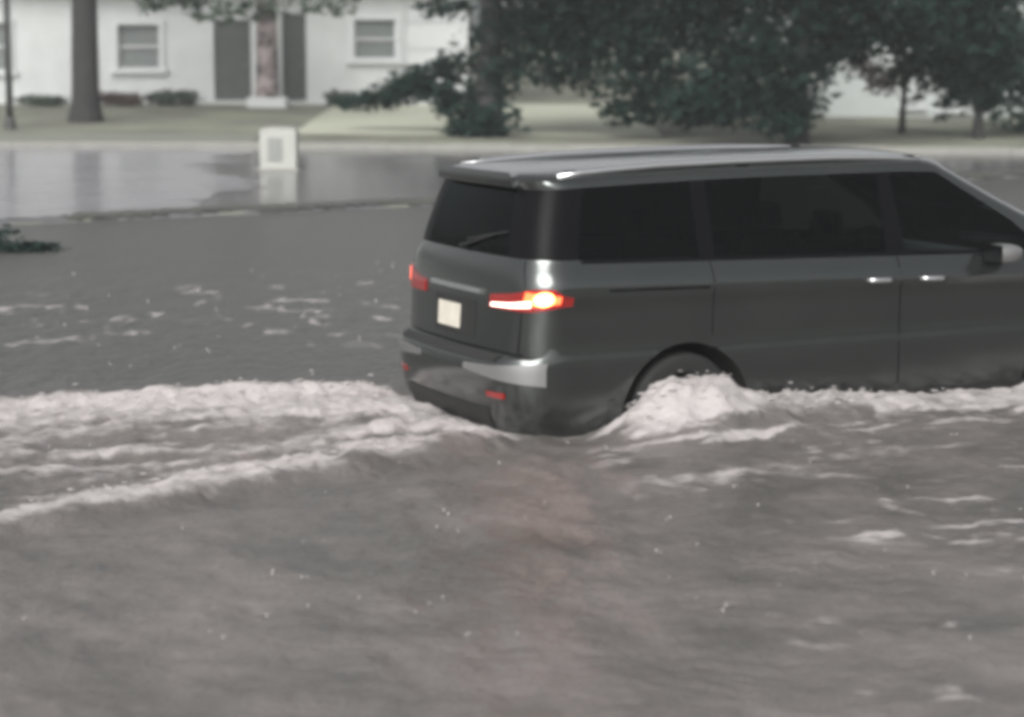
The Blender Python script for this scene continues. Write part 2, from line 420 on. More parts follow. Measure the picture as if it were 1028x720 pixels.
patch('bumper_valance', .25, .44, 11.1, 12.9, .012, .03, M['plastic'])
plr = patch('plate_recess', .84, 1.08, 11.6, 12.4, .003, .006, M['plastic'])
patch('number_plate', .88, 1.035, 11.70, 12.14, .014, .008, M['plate'], plr)
patch('tailgate_garnish', 1.13, 1.16, 11.5, 12.5, .02, .025, M['chrome'])
patch('rear_spoiler', 1.875, 1.915, 11.0, 13.0, .035, .05, M['paint'])
# wiper
a = car_pt(1.40, 12)+car_n(1.40, 12)*.03; b = car_pt(1.50, 12.6)+car_n(1.50, 12.6)*.02; c = car_pt(1.46, 12.75)+car_n(1.46, 12.75)*.02
wb = MB().tube([a, b], [.012, .008]).tube([car_pt(1.45, 12.1)+car_n(1.45, 12.1)*.018, car_pt(1.53, 12.85)+car_n(1.53, 12.85)*.018], .007).build('rear_wiper', M['plastic'], car)
# handles
for far in (False, True):
    for a_, b_ in ((1.80, 1.93), (2.07, 2.17)):
        za = 1.20
        if far: a_, b_ = 10-a_, 10-b_
        hd = MB(); pts = []
        for i in range(9):
            t = i/8; s = a_+(b_-a_)*t; off = .012+.038*math.sin(math.pi*min(1, max(0, t*1.0)))**.5
            pts.append(car_pt(za, s)+car_n(za, s)*off)
        hd.tube(pts, [.010]+[.016]*7+[.010]).build('door_handle', M['chrome'], car, True)
# roof rails
for sy in (-1, 1):
    rail = MB(); pts = []
    for i in range(17):
        x = .45+2.75*i/16
        z = 1.92-roofdrop(x)+.03*min(1, 4*i/16, 4*(16-i)/16)**.5-.01
        pts.append((x, sy*.69, z))
    rl = rail.tube(pts, .024).build('roof_rail', M['chrome'], car, True)
    for x in (.55, 1.8, 3.1):
        z = 1.92-roofdrop(x)
        MB().box((x, sy*.69, z-.01), (.10, .03, .07)).build('rail_foot', M['trim'], rl, bevel=.008)
# mirrors
for sy in (-1, 1):
    mb = MB(); n = 12
    prof = [(0, .0), (.03, .055), (.09, .080), (.17, .088), (.22, .078)]
    v = []; f = []
    for i, (dx, r) in enumerate(prof):
        for k in range(n):
            q = 2*math.pi*k/n; cy = abs(math.cos(q))**.7*(1 if math.cos(q) > 0 else -1); cz = abs(math.sin(q))**.7*(1 if math.sin(q) > 0 else -1)
            v.append((3.78-dx, sy*(1.06+.0)+cy*r*1.3, 1.29+cz*r*.78))
    for i in range(len(prof)-1):
        for k in range(n): f.append((i*n+k, i*n+(k+1) % n, (i+1)*n+(k+1) % n, (i+1)*n+k))
    f.append(tuple((len(prof)-1)*n+k for k in range(n))); f.append(tuple(range(n)))
    mr = mb.add(v, f).tube([(3.70, sy*.88, 1.25), (3.70, sy*.99, 1.265)], .018).build('wing_mirror', M['silver'], car, True); mr.data.set_sharp_from_angle(angle=R(45))
    MB().box((3.557, sy*1.06, 1.29), (.004, .19, .12)).build('mirror_glass', M['trim'], mr, bevel=.0015)
# front end
for far in (False, True):
    a_, b_ = (3.35, 4.3) if not far else (6.65, 5.7)
    patch('headlight', 1.0, 1.12, a_, b_, .010, .03, M['headlamp'])
    a_, b_ = (3.7, 4.05) if not far else (6.3, 5.95)
    patch('fog_light', .55, .62, a_, b_, .008, .02, M['headlamp'])
patch('grille', .78, 1.08, 4.35, 5.65, .006, .02, M['plastic'])
patch('front_bumper_trim', .42, .52, 4.2, 5.8, .008, .02, M['plastic'])
# interior
MB().box((2.6, 0, .42), (3.3, 1.14, .04)).build('floor_pan', M['plastic'], car)
def seat_(x, y, wd):
    mb = MB(); mb.box((x+.05, y, .80), (.50, wd, .16)); mb.box((x-.22, y, 1.10), (.13, wd, .56), Matrix.Rotation(R(-12), 3, 'Y'))
    o = mb.build('seat', M['seat'], car, bevel=.03)
    for yy in ([y] if wd < .7 else [y-.4, y+.4]):
        MB().box((x-.31, yy, 1.48), (.09, .26, .17), Matrix.Rotation(R(-10), 3, 'Y')).build('headrest', M['seat'], o, True, bevel=.03)
seat_(3.0, .38, .52); seat_(3.0, -.38, .52); seat_(1.95, 0, 1.3); seat_(.85, 0, 1.15)
MB().box((3.86, 0, 1.14), (.5, 1.5, .22), Matrix.Rotation(R(6), 3, 'Y')).build('dashboard', M['seat'], car, bevel=.04)
sw = [(3.54+.05*math.sin(a), .38+.18*math.cos(a), 1.19+.17*math.sin(a)) for a in np.linspace(0, 2*math.pi, 21)]
MB().tube(sw, .014).tube([(3.54, .38, 1.19), (3.74, .38, 1.12)], .02).box((3.54, .38, 1.19), (.03, .30, .05)).build('steering_wheel', M['trim'], car, True)
# wheels
for ax in AX:
    for sy in (-1, 1):
        y = sy*.83
        tyre = MB().lathe([(.25, -.11), (.34, -.12), (.368, -.105), (.375, -.06), (.375, .06), (.368, .105), (.34, .12), (.25, .11), (.25, -.11)], (ax, y, .375)).build('tyre', M['rubber'], None, True)
        wh = MB().lathe([(.252, -.10), (.24, -.10), (.225, .0), (.225, .05), (.245, .10), (.252, .10), (.252, -.10)], (ax, y, .375)).build('wheel', M['alloy'], car, True)
        tyre.parent = wh
        sp = MB()
        for k in range(5):
            q = Matrix.Rotation(2*math.pi*k/5+.3, 3, 'Y'); sp.box(Vector((ax, y+sy*.07, .375))+q @ Vector((.13, 0, 0)), (.22, .03, .05), q)
        sp.lathe([(0.001, -.02), (.06, -.02), (.06, .03), (.001, .035)], (ax, y+sy*.07, .375), n=16).build('spokes', M['alloy'], wh)

# ------------------------------------------------------------------ flood water
def grow(a, b, d, lim, k=1.06):
    out = [a]; s = d
    while out[-1] > lim[0]: s *= k; out.append(out[-1]-s)
    left = out[1:][::-1]; mid = list(np.arange(a, b, d)); out = [b]; s = d
    while out[-1] < lim[1]: s *= k; out.append(out[-1]+s)
    return np.array(left+mid+out)
xs = grow(-4.2, 4.6, .024, (-60, 60)); ys = grow(8.6, 18.2, .03, (.5, 42), 1.05)
X, Y = np.meshgrid(xs, ys)
LX = (X-O.x)*math.cos(TH)+(Y-O.y)*math.sin(TH); LY = -(X-O.x)*math.sin(TH)+(Y-O.y)*math.cos(TH)
n1 = fbm(X*1.1+3, Y*.8+9, 4); n2 = fbm(X*4+LX*1.2, Y*3.2, 4); n3 = fbm(LX*2.2+11, LY*9+4, 4, .6); n5 = fbm(LX*1.3+11, LY*5.2+4, 4, .55); n4 = fbm(X*13, Y*13+3, 3, .6)
near = 1-ss(17, 30, Y)
Z = (n1-.5)*.055*near+(n2-.5)*.052*near+(n4-.5)*.006*near
ad = np.abs(LY); side = ad-.95
# breaking water along the flanks
H = np.interp(LX, [.35, .55, .8, 1.0, 1.15, 1.35, 1.6, 2.0, 3.3, 4.2, 4.9, 5.3, 6], [0, .04, .22, .345, .395, .36, .25, .20, .11, .14, .20, .12, 0])
nH = fbm(LX*3.1, side*2.0+3, 4, .6)
cen = .16+.10*np.clip(LX-1.2, 0, 4)*.4
wdt = np.where(side < cen, .22, .30+.05*LX)
ridge = np.exp(-((side-cen)/wdt)**2)
Z += H*ridge*(.74+.62*(nH-.35)+.35*(fbm(LX*9, LY*6+5, 3)-.5))*(side > -.4)
# hollow behind the rear wheel and under the tail
Z -= .05*np.exp(-((LX-.35)/.45)**2)*np.exp(-(side/.35)**2)
# V wake
bl = np.clip(-LX+.15, 0, 50); edge = .90+np.where(LY < 0, .37, .29)*bl+.18*(fbm(bl*1.6, LY*0+2.2*np.sign(LY), 3)-.5)*np.clip(bl, 0, 1)
er = ad-edge; amp = np.exp(-bl/9)*ss(-.3, .4, -LX+.1)
Z += .085*amp*np.exp(-(er/.17)**2)*(.7+.6*n2)-.02*amp*np.exp(-((er-.35)/.2)**2)
ins = ss(.05, -.25, er)*amp*(LX < .3)
Z += ins*((n5-.5)*.16+(n4-.5)*.025)
Z += .06*ss(.6, -.3, np.abs(LX+.45))*np.exp(-(LY/.8)**2)*(LX < .1)*n2
# keep water out of the cabin
inside = ss(.02, -.05, side)*ss(-.02, .1, LX)*ss(5.1, 4.9, LX)
Z = Z*(1-inside)-.02*inside
# foam cover
f_edge = np.exp(-((er+.10)/.19)**2)*amp*(.75+1.0*n5)
f_in = ins*(.36+3.0*(n5-.47)+.5*(n3-.5)+.45*np.exp(-bl/1.8)+.50*np.exp(-((LY-edge*.75)/.5)**2))
f_side = ss(.25, .9, LX)*ss(6.2, 5, LX)*(side > -.05)*(np.exp(-((side-cen*1.1)/(.24+.06*LX))**2)*.85*(.55+.9*nH)+.50*np.exp(-((side-.62-.06*LX)/.32)**2)*ss(.47, .68, fbm(LX*1.6+3, side*9+1, 4, .6))*1.6)
wheel_f = np.exp(-((LX-1.0)/.32)**2)*np.exp(-((side-.12)/.24)**2)*.55
out = ss(.45, .68, fbm(LX*1.1+40, LY*6.5+7, 4, .6))*ss(.1, 1.0, LX+.6*side)*np.exp(-np.clip(side-.4, 0, 9)/1.5)*(side > .1)*(LY < 0)*.85
rightp = ss(.59, .70, fbm(X*1.7+2, Y*4.5+31, 4, .62))*ss(.2, 2.2, X)*ss(14.6, 13, Y)*.75
midl = ss(.59, .71, fbm(X*3.6+8, Y*3.0+13, 4, .6))*ss(18.0, 19.0, Y)*ss(24.5, 22.5, Y)*ss(1.0, -.3, X)*.72
strk = fbm(LX*1.7+.6*side+5, side*12+2, 4, .6)
f_side = f_side*(.40+1.25*strk); wheel_f = wheel_f*(.5+1.0*strk); f_edge = f_edge*(.62+.75*n3); Z -= (side > 0)*ss(.4, .9, LX)*ridge*(.5-strk)*.07*np.clip(H*4, 0, 1)
FO = np.clip(f_edge+f_in+f_side+wheel_f+out+rightp+midl, 0, 1.3)
tube = fbm(LX*7, LY*7, 2)
Z += FO*(n4-.5)*.03
Zw = Z+WATER
nx, ny = len(xs), len(ys); idx = np.arange(nx*ny).reshape(ny, nx)
q = np.stack([idx[:-1, :-1].ravel(), idx[:-1, 1:].ravel(), idx[1:, 1:].ravel(), idx[1:, :-1].ravel()], 1).astype(np.int32)
me = bpy.data.meshes.new('flood_water'); me.vertices.add(nx*ny); me.vertices.foreach_set('co', np.stack([X.ravel(), Y.ravel(), Zw.ravel()], 1).astype(np.float32).ravel())
me.loops.add(q.size); me.loops.foreach_set('vertex_index', q.ravel()); me.polygons.add(len(q)); me.polygons.foreach_set('loop_start', np.arange(0, q.size, 4, dtype=np.int32))
at = me.attributes.new('foam', 'FLOAT', 'POINT'); at.data.foreach_set('value', FO.ravel().astype(np.float32))
REFL = 1-ss(-.2, 1.0, er+.5*(n1-.5))*ss(-.6, .4, LY)*ss(4.5, 2, LX); REFL = np.where((LY > .5) & (LX > 2), 0, REFL)  # low beyond the wake, where the tree reflection is painted into the water colour
at2 = me.attributes.new('refl_tone', 'FLOAT', 'POINT'); at2.data.foreach_set('value', REFL.ravel().astype(np.float32)); me.update(); me.validate()
mw = bpy.data.materials.new('muddy_water'); mw.use_nodes = True; nt = mw.node_tree; b = nt.nodes['Principled BSDF']; out_ = nt.nodes['Material Output']
tc = nt.nodes.new('ShaderNodeTexCoord')
def tex(scale, det, vec=(1, 1, 1)):
    mp = nt.nodes.new('ShaderNodeMapping'); mp.inputs['Scale'].default_value = vec; nt.links.new(tc.outputs['Object'], mp.inputs[0])
    n = nt.nodes.new('ShaderNodeTexNoise'); n.inputs['Scale'].default_value = scale; n.inputs['Detail'].default_value = det; n.inputs['Roughness'].default_value = .6
    nt.links.new(mp.outputs[0], n.inputs['Vector']); return n
cn = tex(1.3, 7); mx = nt.nodes.new('ShaderNodeMix'); mx.data_type = 'RGBA'; mx.inputs[6].default_value = (.108, .102, .096, 1); mx.inputs[7].default_value = (.182, .164, .158, 1)
mr_ = nt.nodes.new('ShaderNodeMapRange'); mr_.inputs[1].default_value = .38; mr_.inputs[2].default_value = .62; nt.links.new(cn.outputs[0], mr_.inputs[0]); nt.links.new(mr_.outputs[0], mx.inputs[0])
sa = nt.nodes.new('ShaderNodeAttribute'); sa.attribute_name = 'refl_tone'; mx2 = nt.nodes.new('ShaderNodeMix'); mx2.data_type = 'RGBA'; mx2.inputs[6].default_value = (.088, .088, .082, 1)  # darker, cooler base colour stands in for the reflected trees
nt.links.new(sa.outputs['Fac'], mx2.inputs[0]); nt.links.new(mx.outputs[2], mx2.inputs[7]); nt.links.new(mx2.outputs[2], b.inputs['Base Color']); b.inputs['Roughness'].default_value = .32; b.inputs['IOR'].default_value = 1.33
t1 = tex(9, 5, (1, 1.3, 1)); b1 = nt.nodes.new('ShaderNodeBump'); b1.inputs['Strength'].default_value = .9; b1.inputs['Distance'].default_value = .03; nt.links.new(t1.outputs[0], b1.inputs['Height'])
t2 = tex(34, 3); b2 = nt.nodes.new('ShaderNodeBump'); b2.inputs['Strength'].default_value = .4; b2.inputs['Distance'].default_value = .008; nt.links.new(t2.outputs[0], b2.inputs['Height']); nt.links.new(b1.outputs[0], b2.inputs['Normal'])
nt.links.new(b2.outputs[0], b.inputs['Normal'])
fb = nt.nodes.new('ShaderNodeBsdfPrincipled'); fb.inputs['Base Color'].default_value = (.45, .42, .415, 1); fb.inputs['Roughness'].default_value = .7; fb.inputs['Subsurface Weight'].default_value = 0
nt.links.new(b2.outputs[0], fb.inputs['Normal'])
fa = nt.nodes.new('ShaderNodeAttribute'); fa.attribute_name = 'foam'
fn = tex(7, 4, (1, 1.2, 1)); ma = nt.nodes.new('ShaderNodeMath'); ma.operation = 'MULTIPLY_ADD'; ma.inputs[1].default_value = 1.5; ma.inputs[2].default_value = -.75; nt.links.new(fn.outputs[0], ma.inputs[0])
ad_ = nt.nodes.new('ShaderNodeMath'); ad_.operation = 'ADD'; nt.links.new(fa.outputs['Fac'], ad_.inputs[0]); nt.links.new(ma.outputs[0], ad_.inputs[1])
mf = nt.nodes.new('ShaderNodeMapRange'); mf.interpolation_type = 'SMOOTHSTEP'; mf.inputs[1].default_value = .22; mf.inputs[2].default_value = 1.0; mf.inputs[4].default_value = .88; nt.links.new(ad_.outputs[0], mf.inputs[0])
ms = nt.nodes.new('ShaderNodeMixShader'); nt.links.new(mf.outputs[0], ms.inputs[0]); nt.links.new(b.outputs[0], ms.inputs[1]); nt.links.new(fb.outputs[0], ms.inputs[2]); nt.links.new(ms.outputs[0], out_.inputs[0])
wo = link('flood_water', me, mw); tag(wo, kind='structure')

# spray: droplets and clots thrown up by the wheels and off the wake edges, and rain splashes
M['spray'] = mat('spray', (.42, .40, .39), .5)
ico = bmesh.new(); bmesh.ops.create_icosphere(ico, subdivisions=1, radius=1); iv = np.array([v.co for v in ico.verts]); ifc = np.array([[v.index for v in f.verts] for f in ico.faces]); ico.free()
def blobs(name, pts, rad, label):
    pts = np.array(pts); k = len(pts); rad = np.array(rad).reshape(k, -1)
    V = (iv[None]*rad[:, None, :]+pts[:, None, :]).reshape(-1, 3); Fc = (ifc[None]+(np.arange(k)*len(iv))[:, None, None]).reshape(-1, 3)
    m_ = bpy.data.meshes.new(name); m_.from_pydata(V.tolist(), [], Fc.tolist()); o = link(name, m_, M['spray']); return tag(o, label, 'spray', kind='stuff')
from_l = lambda lx, ly: (O.x+lx*math.cos(TH)-ly*math.sin(TH), O.y+lx*math.sin(TH)+ly*math.cos(TH))
def hz(x, y):
    i = min(max(np.searchsorted(ys, y), 1), ny-1); j = min(max(np.searchsorted(xs, x), 1), nx-1); return float(Zw[i, j])
pts, rad = [], []
for i in range(350):
    lx = random.choice([random.gauss(1.15, .22), random.uniform(.9, 4.8), random.uniform(1.6, 2.6)])
    if lx < .6: continue
    sd_ = random.gauss(.14, .10)+.03*lx; x, y = from_l(lx, -(.99+abs(sd_))); h = random.expovariate(1/.011)
    pts.append((x, y, hz(x, y)+h-.005)); r = random.uniform(.003, .007); rad.append((r*random.uniform(1.5, 6), r*random.uniform(1, 2), r*.8))
for i in range(300):
    b_ = random.expovariate(1/2.2); sg = random.choice([-1, 1]); x, y = from_l(-b_, sg*(.85+.29*b_+random.gauss(0, .09)))
    pts.append((x, y, hz(x, y)+random.expovariate(1/.014))); r = random.uniform(.003, .007); rad.append((r*random.uniform(1.5, 6), r*random.uniform(1, 2), r*.8))
blobs('wake_spray', pts, rad, 'white spray and droplets thrown up along the flank and wake of the car')
pts, rad = [], []
for i in range(170):
    y = random.uniform(9.3, 25); x = random.uniform(-.23, .23)*y
    l = ((x-O.x)*math.cos(TH)+(y-O.y)*math.sin(TH), -(x-O.x)*math.sin(TH)+(y-O.y)*math.cos(TH))
    if -.3 < l[0] < 5.4 and abs(l[1]) < 1.1: continue
    z = hz(x, y)
    for k in range(random.choice([1, 1, 2])):
        pts.append((x+random.gauss(0, .012), y+random.gauss(0, .012), z+random.uniform(0, .03))); r = random.uniform(.003, .0065)*(1+max(0, y-14)*.06); rad.append((r, r, r*random.uniform(1, 2)))
blobs('rain_splashes', pts, rad, 'small splashes where raindrops hit the flood water')

# ------------------------------------------------------------------ vegetation
def leaves(cl, per, size, sq=1.0):
    """cl: list of (centre, (rx,ry,rz)); leaf-sized faces spread through the clump volumes"""
    V = []; 
    for c, r in cl:
        k = int(per*max(.15, (r[0]*r[1]+r[1]*r[2]+r[0]*r[2])/3))
        d = rng.normal(size=(k, 3)); d /= np.linalg.norm(d, axis=1)[:, None]
        rr = rng.random(k)**.45*(1+.22*np.sin(d[:, 0]*5+c[0]*3)*np.sin(d[:, 2]*6+c[1])+.12*rng.normal(size=k))
        p = np.array(c)+d*rr[:, None]*np.array(r)
        a = rng.normal(size=(k, 3)); a[:, 2] *= .5; a /= np.linalg.norm(a, axis=1)[:, None]
        b = np.cross(a, rng.normal(size=(k, 3))); b /= np.linalg.norm(b, axis=1)[:, None]
        s = size*(.5+rng.random(k))[:, None]
        V.append(np.stack([p-a*s, p-b*s*.45+a*s*.1, p+a*s, p+b*s*.45+a*s*.1], 1).reshape(-1, 3))
    return np.concatenate(V)
def leafmesh(name, V, m, parent=None):
    k = len(V)//4; me = bpy.data.meshes.new(name); me.vertices.add(len(V)); me.vertices.foreach_set('co', V.astype(np.float32).ravel())
    me.loops.add(k*4); me.loops.foreach_set('vertex_index', np.arange(k*4, dtype=np.int32)); me.polygons.add(k); me.polygons.foreach_set('loop_start', np.arange(0, k*4, 4, dtype=np.int32))
    me.update(); me.validate(); return link(name, me, m, parent, False)
def gz(x, y): return float(T(np.array(float(x)), np.array(float(y))))
def tree(name, x, y, trunk_r, top, clumps, m, label, per=420, size=.13, group=None, cat='tree'):
    z = gz(x, y); root = empty(name, (x, y, z)); tag(root, label, cat, group)
    mb = MB(); L = lambda v: Vector(v)-Vector((x, y, z))
    mb.tube([(0, 0, -.15), (0, 0, .12), (.01, 0, .5), (.03, .02, top*.5), (.0, .05, top)], [trunk_r*1.5, trunk_r*1.25, trunk_r, trunk_r*.9, trunk_r*.65], 12)
    mb.build('trunk', M['bark'], root, True)
    lb = MB()
    for c, r in clumps:
        e = L(c); s = Vector((0, 0, top*random.uniform(.6, .95))); mid = s.lerp(e, .5)+Vector((0, 0, .25*(e-s).length*.3))
        if (e-s).length > .6 and r[2] > .48: lb.tube([s, mid, e], [trunk_r*.28, trunk_r*.14, trunk_r*.04], 6)
    lb.build('branches', M['bark'], root, True)
    V = leaves(clumps, per, size)-np.array([x, y, z]); leafmesh('crown', V, m, root)
    return root
def cl(px, py, y, rpx, rpy, dr=None):
    """a clump on a sight line at distance y, radii given as they look from the street"""
    p = P(px, py, y); s = y/F; return (tuple(p), (rpx*s, (dr if dr else (rpx+rpy)/2*s), rpy*s))
DT = 47.9
# big dark tree over the street
c1 = [cl(492, 122, DT-.7, 34, 20, .5), cl(470, 132, DT-.5, 26, 12, .4), cl(520, 30, DT, 55, 45), cl(475, 115, DT+.3, 34, 28, .5), cl(500, 75, DT, 30, 30), cl(590, 40, DT-.5, 70, 48), cl(650, 85, DT-1, 52, 38), cl(560, 75, DT-.4, 42, 18), cl(690, 30, DT-1, 80, 60), cl(445, 8, DT, 30, 12, .4),
      cl(560, -60, DT, 120, 75, 3), cl(700, -90, DT, 130, 90, 3), cl(480, -60, DT+1, 60, 45, 1.5), cl(610, 5, DT, 90, 50), cl(640, 110, DT-1, 34, 16), cl(428, 82, DT+.6, 36, 20, .6), cl(402, 94, DT+.9, 32, 13, .5), cl(368, 102, DT+1.2, 32, 9, .5), cl(455, 66, DT+.4, 24, 16, .5), cl(450, 100, DT+.3, 24, 20, .5), cl(410, 84, DT+.7, 26, 12, .4)]
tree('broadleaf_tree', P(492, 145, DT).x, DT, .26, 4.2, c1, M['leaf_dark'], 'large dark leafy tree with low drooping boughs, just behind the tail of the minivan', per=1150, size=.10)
c2 = [cl(705, 112, DT-3, 46, 18), cl(790, 122, DT-3.6, 30, 18, .5), cl(770, 60, DT-3, 75, 62), cl(730, 100, DT-3, 50, 28), cl(782, 104, DT-3, 34, 24), cl(835, 45, DT-2.5, 48, 32), cl(900, 28, DT-2, 55, 30), cl(740, -40, DT-3, 90, 60, 2), cl(840, -30, DT-3, 70, 40, 1.5), cl(690, 105, DT-3, 30, 18), cl(850, 5, DT-3, 70, 40)]
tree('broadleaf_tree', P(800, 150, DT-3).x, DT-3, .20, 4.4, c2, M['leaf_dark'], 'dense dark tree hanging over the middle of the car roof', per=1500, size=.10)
c3 = [cl(935, 62, DT, 46, 34), cl(1005, 70, DT, 36, 40), cl(960, 10, DT, 60, 40), cl(965, 80, DT, 34, 36), cl(985, 40, DT, 48, 50), cl(940, 25, DT, 44, 42), cl(990, 100, DT, 18, 12), cl(985, -25, DT, 60, 40, 1.2)]
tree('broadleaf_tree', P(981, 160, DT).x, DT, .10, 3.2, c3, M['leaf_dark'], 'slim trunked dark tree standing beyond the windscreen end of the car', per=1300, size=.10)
c5 = [cl(1045, 60, 50, 42, 100, 1.6), cl(1020, 150, 50, 26, 30, .8), cl(1090, 30, 50, 60, 120, 2), cl(1000, 140, 52, 14, 26, .5)]
tree('broadleaf_tree', P(1060, 130, 50).x, 50, .18, 3.5, c5, M['leaf_teal'], 'paler green tree at the far right behind the slim dark one', per=700, size=.11)
# reddish shrub
def shrub(px, y, wpx, hpx, m, label, name='shrub', group=None, per=900, size=.07):
    s = y/F; x = (px-514)*s; z = gz(x, y); o = empty(name, (x, y, z)); tag(o, label, 'shrub', group)
    h = hpx*s; wd = wpx*s
    cls = [((random.uniform(-.6, .6)*wd/2, random.uniform(-.2, .2), h*random.uniform(.35, .6)), (wd*.30, wd*.25, h*.42)) for _ in range(6)]
    cls = [((a[0], a[1], min(a[2], h-r[2])), r) for a, r in cls]
    leafmesh('foliage', leaves(cls, per, size), m, o)
    st = MB()
    for k in range(5): st.tube([(0, 0, -.05), (random.uniform(-.3, .3)*wd, 0, h*.6)], [.02, .008], 5)
    st.build('stems', M['bark'], o); return o
c4 = [cl(893, 80, 49.4, 26, 20, .6), cl(870, 68, 49.4, 18, 13, .4), cl(912, 66, 49.4, 18, 18, .4)]
tree('small_tree', P(905, 150, 49.4).x, 49.4, .06, 1.6, c4, M['leaf_brown'], 'small tree with reddish brown leaves in front of the pale house on the right', per=1000, size=.08)
# left tree with its crown above the picture
tx = P(86, 114, 52)
c6 = [((tx.x+dx, 52+dy, tx.z+hh), (r, r, r*.75)) for dx, dy, hh, r in ((0, 0, 6.5, 2.2), (2.4, -.5, 5.6, 1.7), (-2.2, .3, 5.8, 1.8), (3.9, -.6, 4.6, 1.2), (1, 1, 7.6, 1.8), (-3.8, 0, 5, 1.3), (4.8, 0, 5.2, 1.4))]
c6 += [cl(150, 4, 51, 14, 9, .3), cl(215, 12, 51, 34, 12, .4), cl(262, 10, 51, 30, 12, .4), cl(330, 4, 51, 34, 13, .4), cl(190, 0, 51, 30, 8, .4)]
tree('street_tree', tx.x, 52, .30, 5.6, c6, M['leaf_mid'], 'tree with a thick straight grey trunk before the pale house on the left', per=420, size=.12)
# low dark leaf pile by the flooded road edge
o = empty('leaf_pile', (-5.75, 26.2, WATER)); tag(o, 'low dark clump of leaves and debris lying in the water at the left edge', 'debris')
leafmesh('leaves', leaves([((-.55, 0, .06), (.85, .6, .30)), ((.32, .05, .02), (.50, .3, .08))], 6000, .04), M['leaf_dark'], o)
MB().add([(.7*math.cos(a)*1.3-.4, .28*math.sin(a), 0) for a in np.linspace(0, 6.28, 17)[:-1]]+[(-.45, 0, .08)], [(i, (i+1) % 16, 16) for i in range(16)]+[tuple(range(16))]).build('mud', M['post'], o, True)
random.seed(11)
for px, wp, hp, m_, lb in ((128, 60, 14, 'leaf_brown', 'low brown shrub under the white framed window beside the thick trunk'),
                           (178, 54, 17, 'leaf_mid', 'low green shrub between the window and the dark front door'),
                           (40, 60, 11, 'leaf_mid', 'low shrub against the grey wall left of the thick trunk'),
                           (345, 34, 16, 'leaf_mid', 'small rounded shrub under the right hand window of the house')):
    shrub(px, 59, wp, hp, M[m_], lb, group='shrubs along the foot of the house')

# ------------------------------------------------------------------ houses
HY = 60.0
def hx_(px, y=HY): return (px-514)/F*y*1.0
def wall_with(root, name, x0, x1, y, z0, z1, openings, m, th=.2):
    """a wall panel with real openings (x0,x1,z0,z1), built as strips around them"""
    mb = MB(); xs_ = sorted({x0, x1, *[a for o in openings for a in o[:2]]}); zs_ = sorted({z0, z1, *[a for o in openings for a in o[2:]]})
    g = lambda i, j, k: None
    v = []; f = []; nX, nZ = len(xs_), len(zs_)
    solid = [[not any(o[0] < (xs_[i]+xs_[i+1])/2 < o[1] and o[2] < (zs_[j]+zs_[j+1])/2 < o[3] for o in openings) for j in range(nZ-1)] for i in range(nX-1)]
    for yy in (y, y+th):
        for i in range(nX):
            for j in range(nZ): v.append((xs_[i], yy, zs_[j]))
    A = lambda i, j, k=0: k*nX*nZ+i*nZ+j
    for i in range(nX-1):
        for j in range(nZ-1):
            if not solid[i][j]: continue
            f.append((A(i, j), A(i+1, j), A(i+1, j+1), A(i, j+1))); f.append((A(i, j, 1), A(i, j+1, 1), A(i+1, j+1, 1), A(i+1, j, 1)))
            for di, dj, e in ((-1, 0, (A(i, j), A(i, j+1))), (1, 0, (A(i+1, j), A(i+1, j+1))), (0, -1, (A(i, j), A(i+1, j))), (0, 1, (A(i, j+1), A(i+1, j+1)))):
                a_, b_ = i+di, j+dj
                if not (0 <= a_ < nX-1 and 0 <= b_ < nZ-1) or not solid[a_][b_]: f.append((e[0], e[1], e[1]+nX*nZ, e[0]+nX*nZ))
    return mb.add(v, f).build(name, m, root)
def window(root, x0, x1, z0, z1, y, bars=1, wide=.12, pane='glass'):
    fr = MB(); t = wide
    fr.box(((x0+x1)/2, y-.02, z1+t/2-.02), (x1-x0+2*t, .10, t)); fr.box(((x0+x1)/2, y-.05, z0-t/2+.02), (x1-x0+2*t+.1, .18, t))
    for xx in (x0-t/2+.02, x1+t/2-.02): fr.box((xx, y-.02, (z0+z1)/2), (t, .098, z1-z0-.002))
    o = fr.build('window', M['white'], root, bevel=.006)
    sb = MB(); h = .05
    for k in range(1, bars+1): sb.box(((x0+x1)/2, y+.05, z0+(z1-z0)*k/(bars+1)), (x1-x0-.02, .05, h))
    for xx in (x0+.025, x1-.025): sb.box((xx, y+.06, (z0+z1)/2), (.05, .05, z1-z0-.05))
    for zz in (z0+.025, z1-.025): sb.box(((x0+x1)/2, y+.061, zz), (x1-x0-.01, .05, .05))
    sb.build('sash', M['white'], o)
    MB().box(((x0+x1)/2, y+.10, (z0+z1)/2), (x1-x0, .01, z1-z0)).build('pane', M[pane], o)
    return o
def zat(py, y): return P(514, py, y).z
hz0 = gz(hx_(150), HY)
house = empty('house', (hx_(200), HY, hz0)); tag(house, 'long pale single storey house with two dark door openings beyond the lawn on the left', 'house')
hl = lambda x: x-hx_(200)
ops = [(hx_(121), hx_(164), zat(70, HY), zat(24, HY)), (hx_(356), hx_(399), zat(60, HY), zat(19, HY)), (hx_(-30), hx_(14), zat(72, HY), zat(22, HY)), (hx_(217), hx_(254), hz0+.08, zat(20, HY)), (hx_(285), hx_(309), hz0+.08, zat(14, HY)), (hx_(408), hx_(462), hz0+.05, zat(-4, HY))]
opl = [(hl(a), hl(b), c-hz0, d-hz0) for a, b, c, d in ops]
wall_with(house, 'wall', hl(hx_(-260)), hl(hx_(470)), 0, -.3, 3.05, opl, M['wall'])
MB().box((hl(hx_(-260))+.1, 4.3, 1.38), (.2, 8.0, 3.35)).build('side_wall', M['wall'], house); MB().box((hl(hx_(470))-.1, 4.3, 1.38), (.2, 8.0, 3.35)).build('side_wall', M['wall'], house)
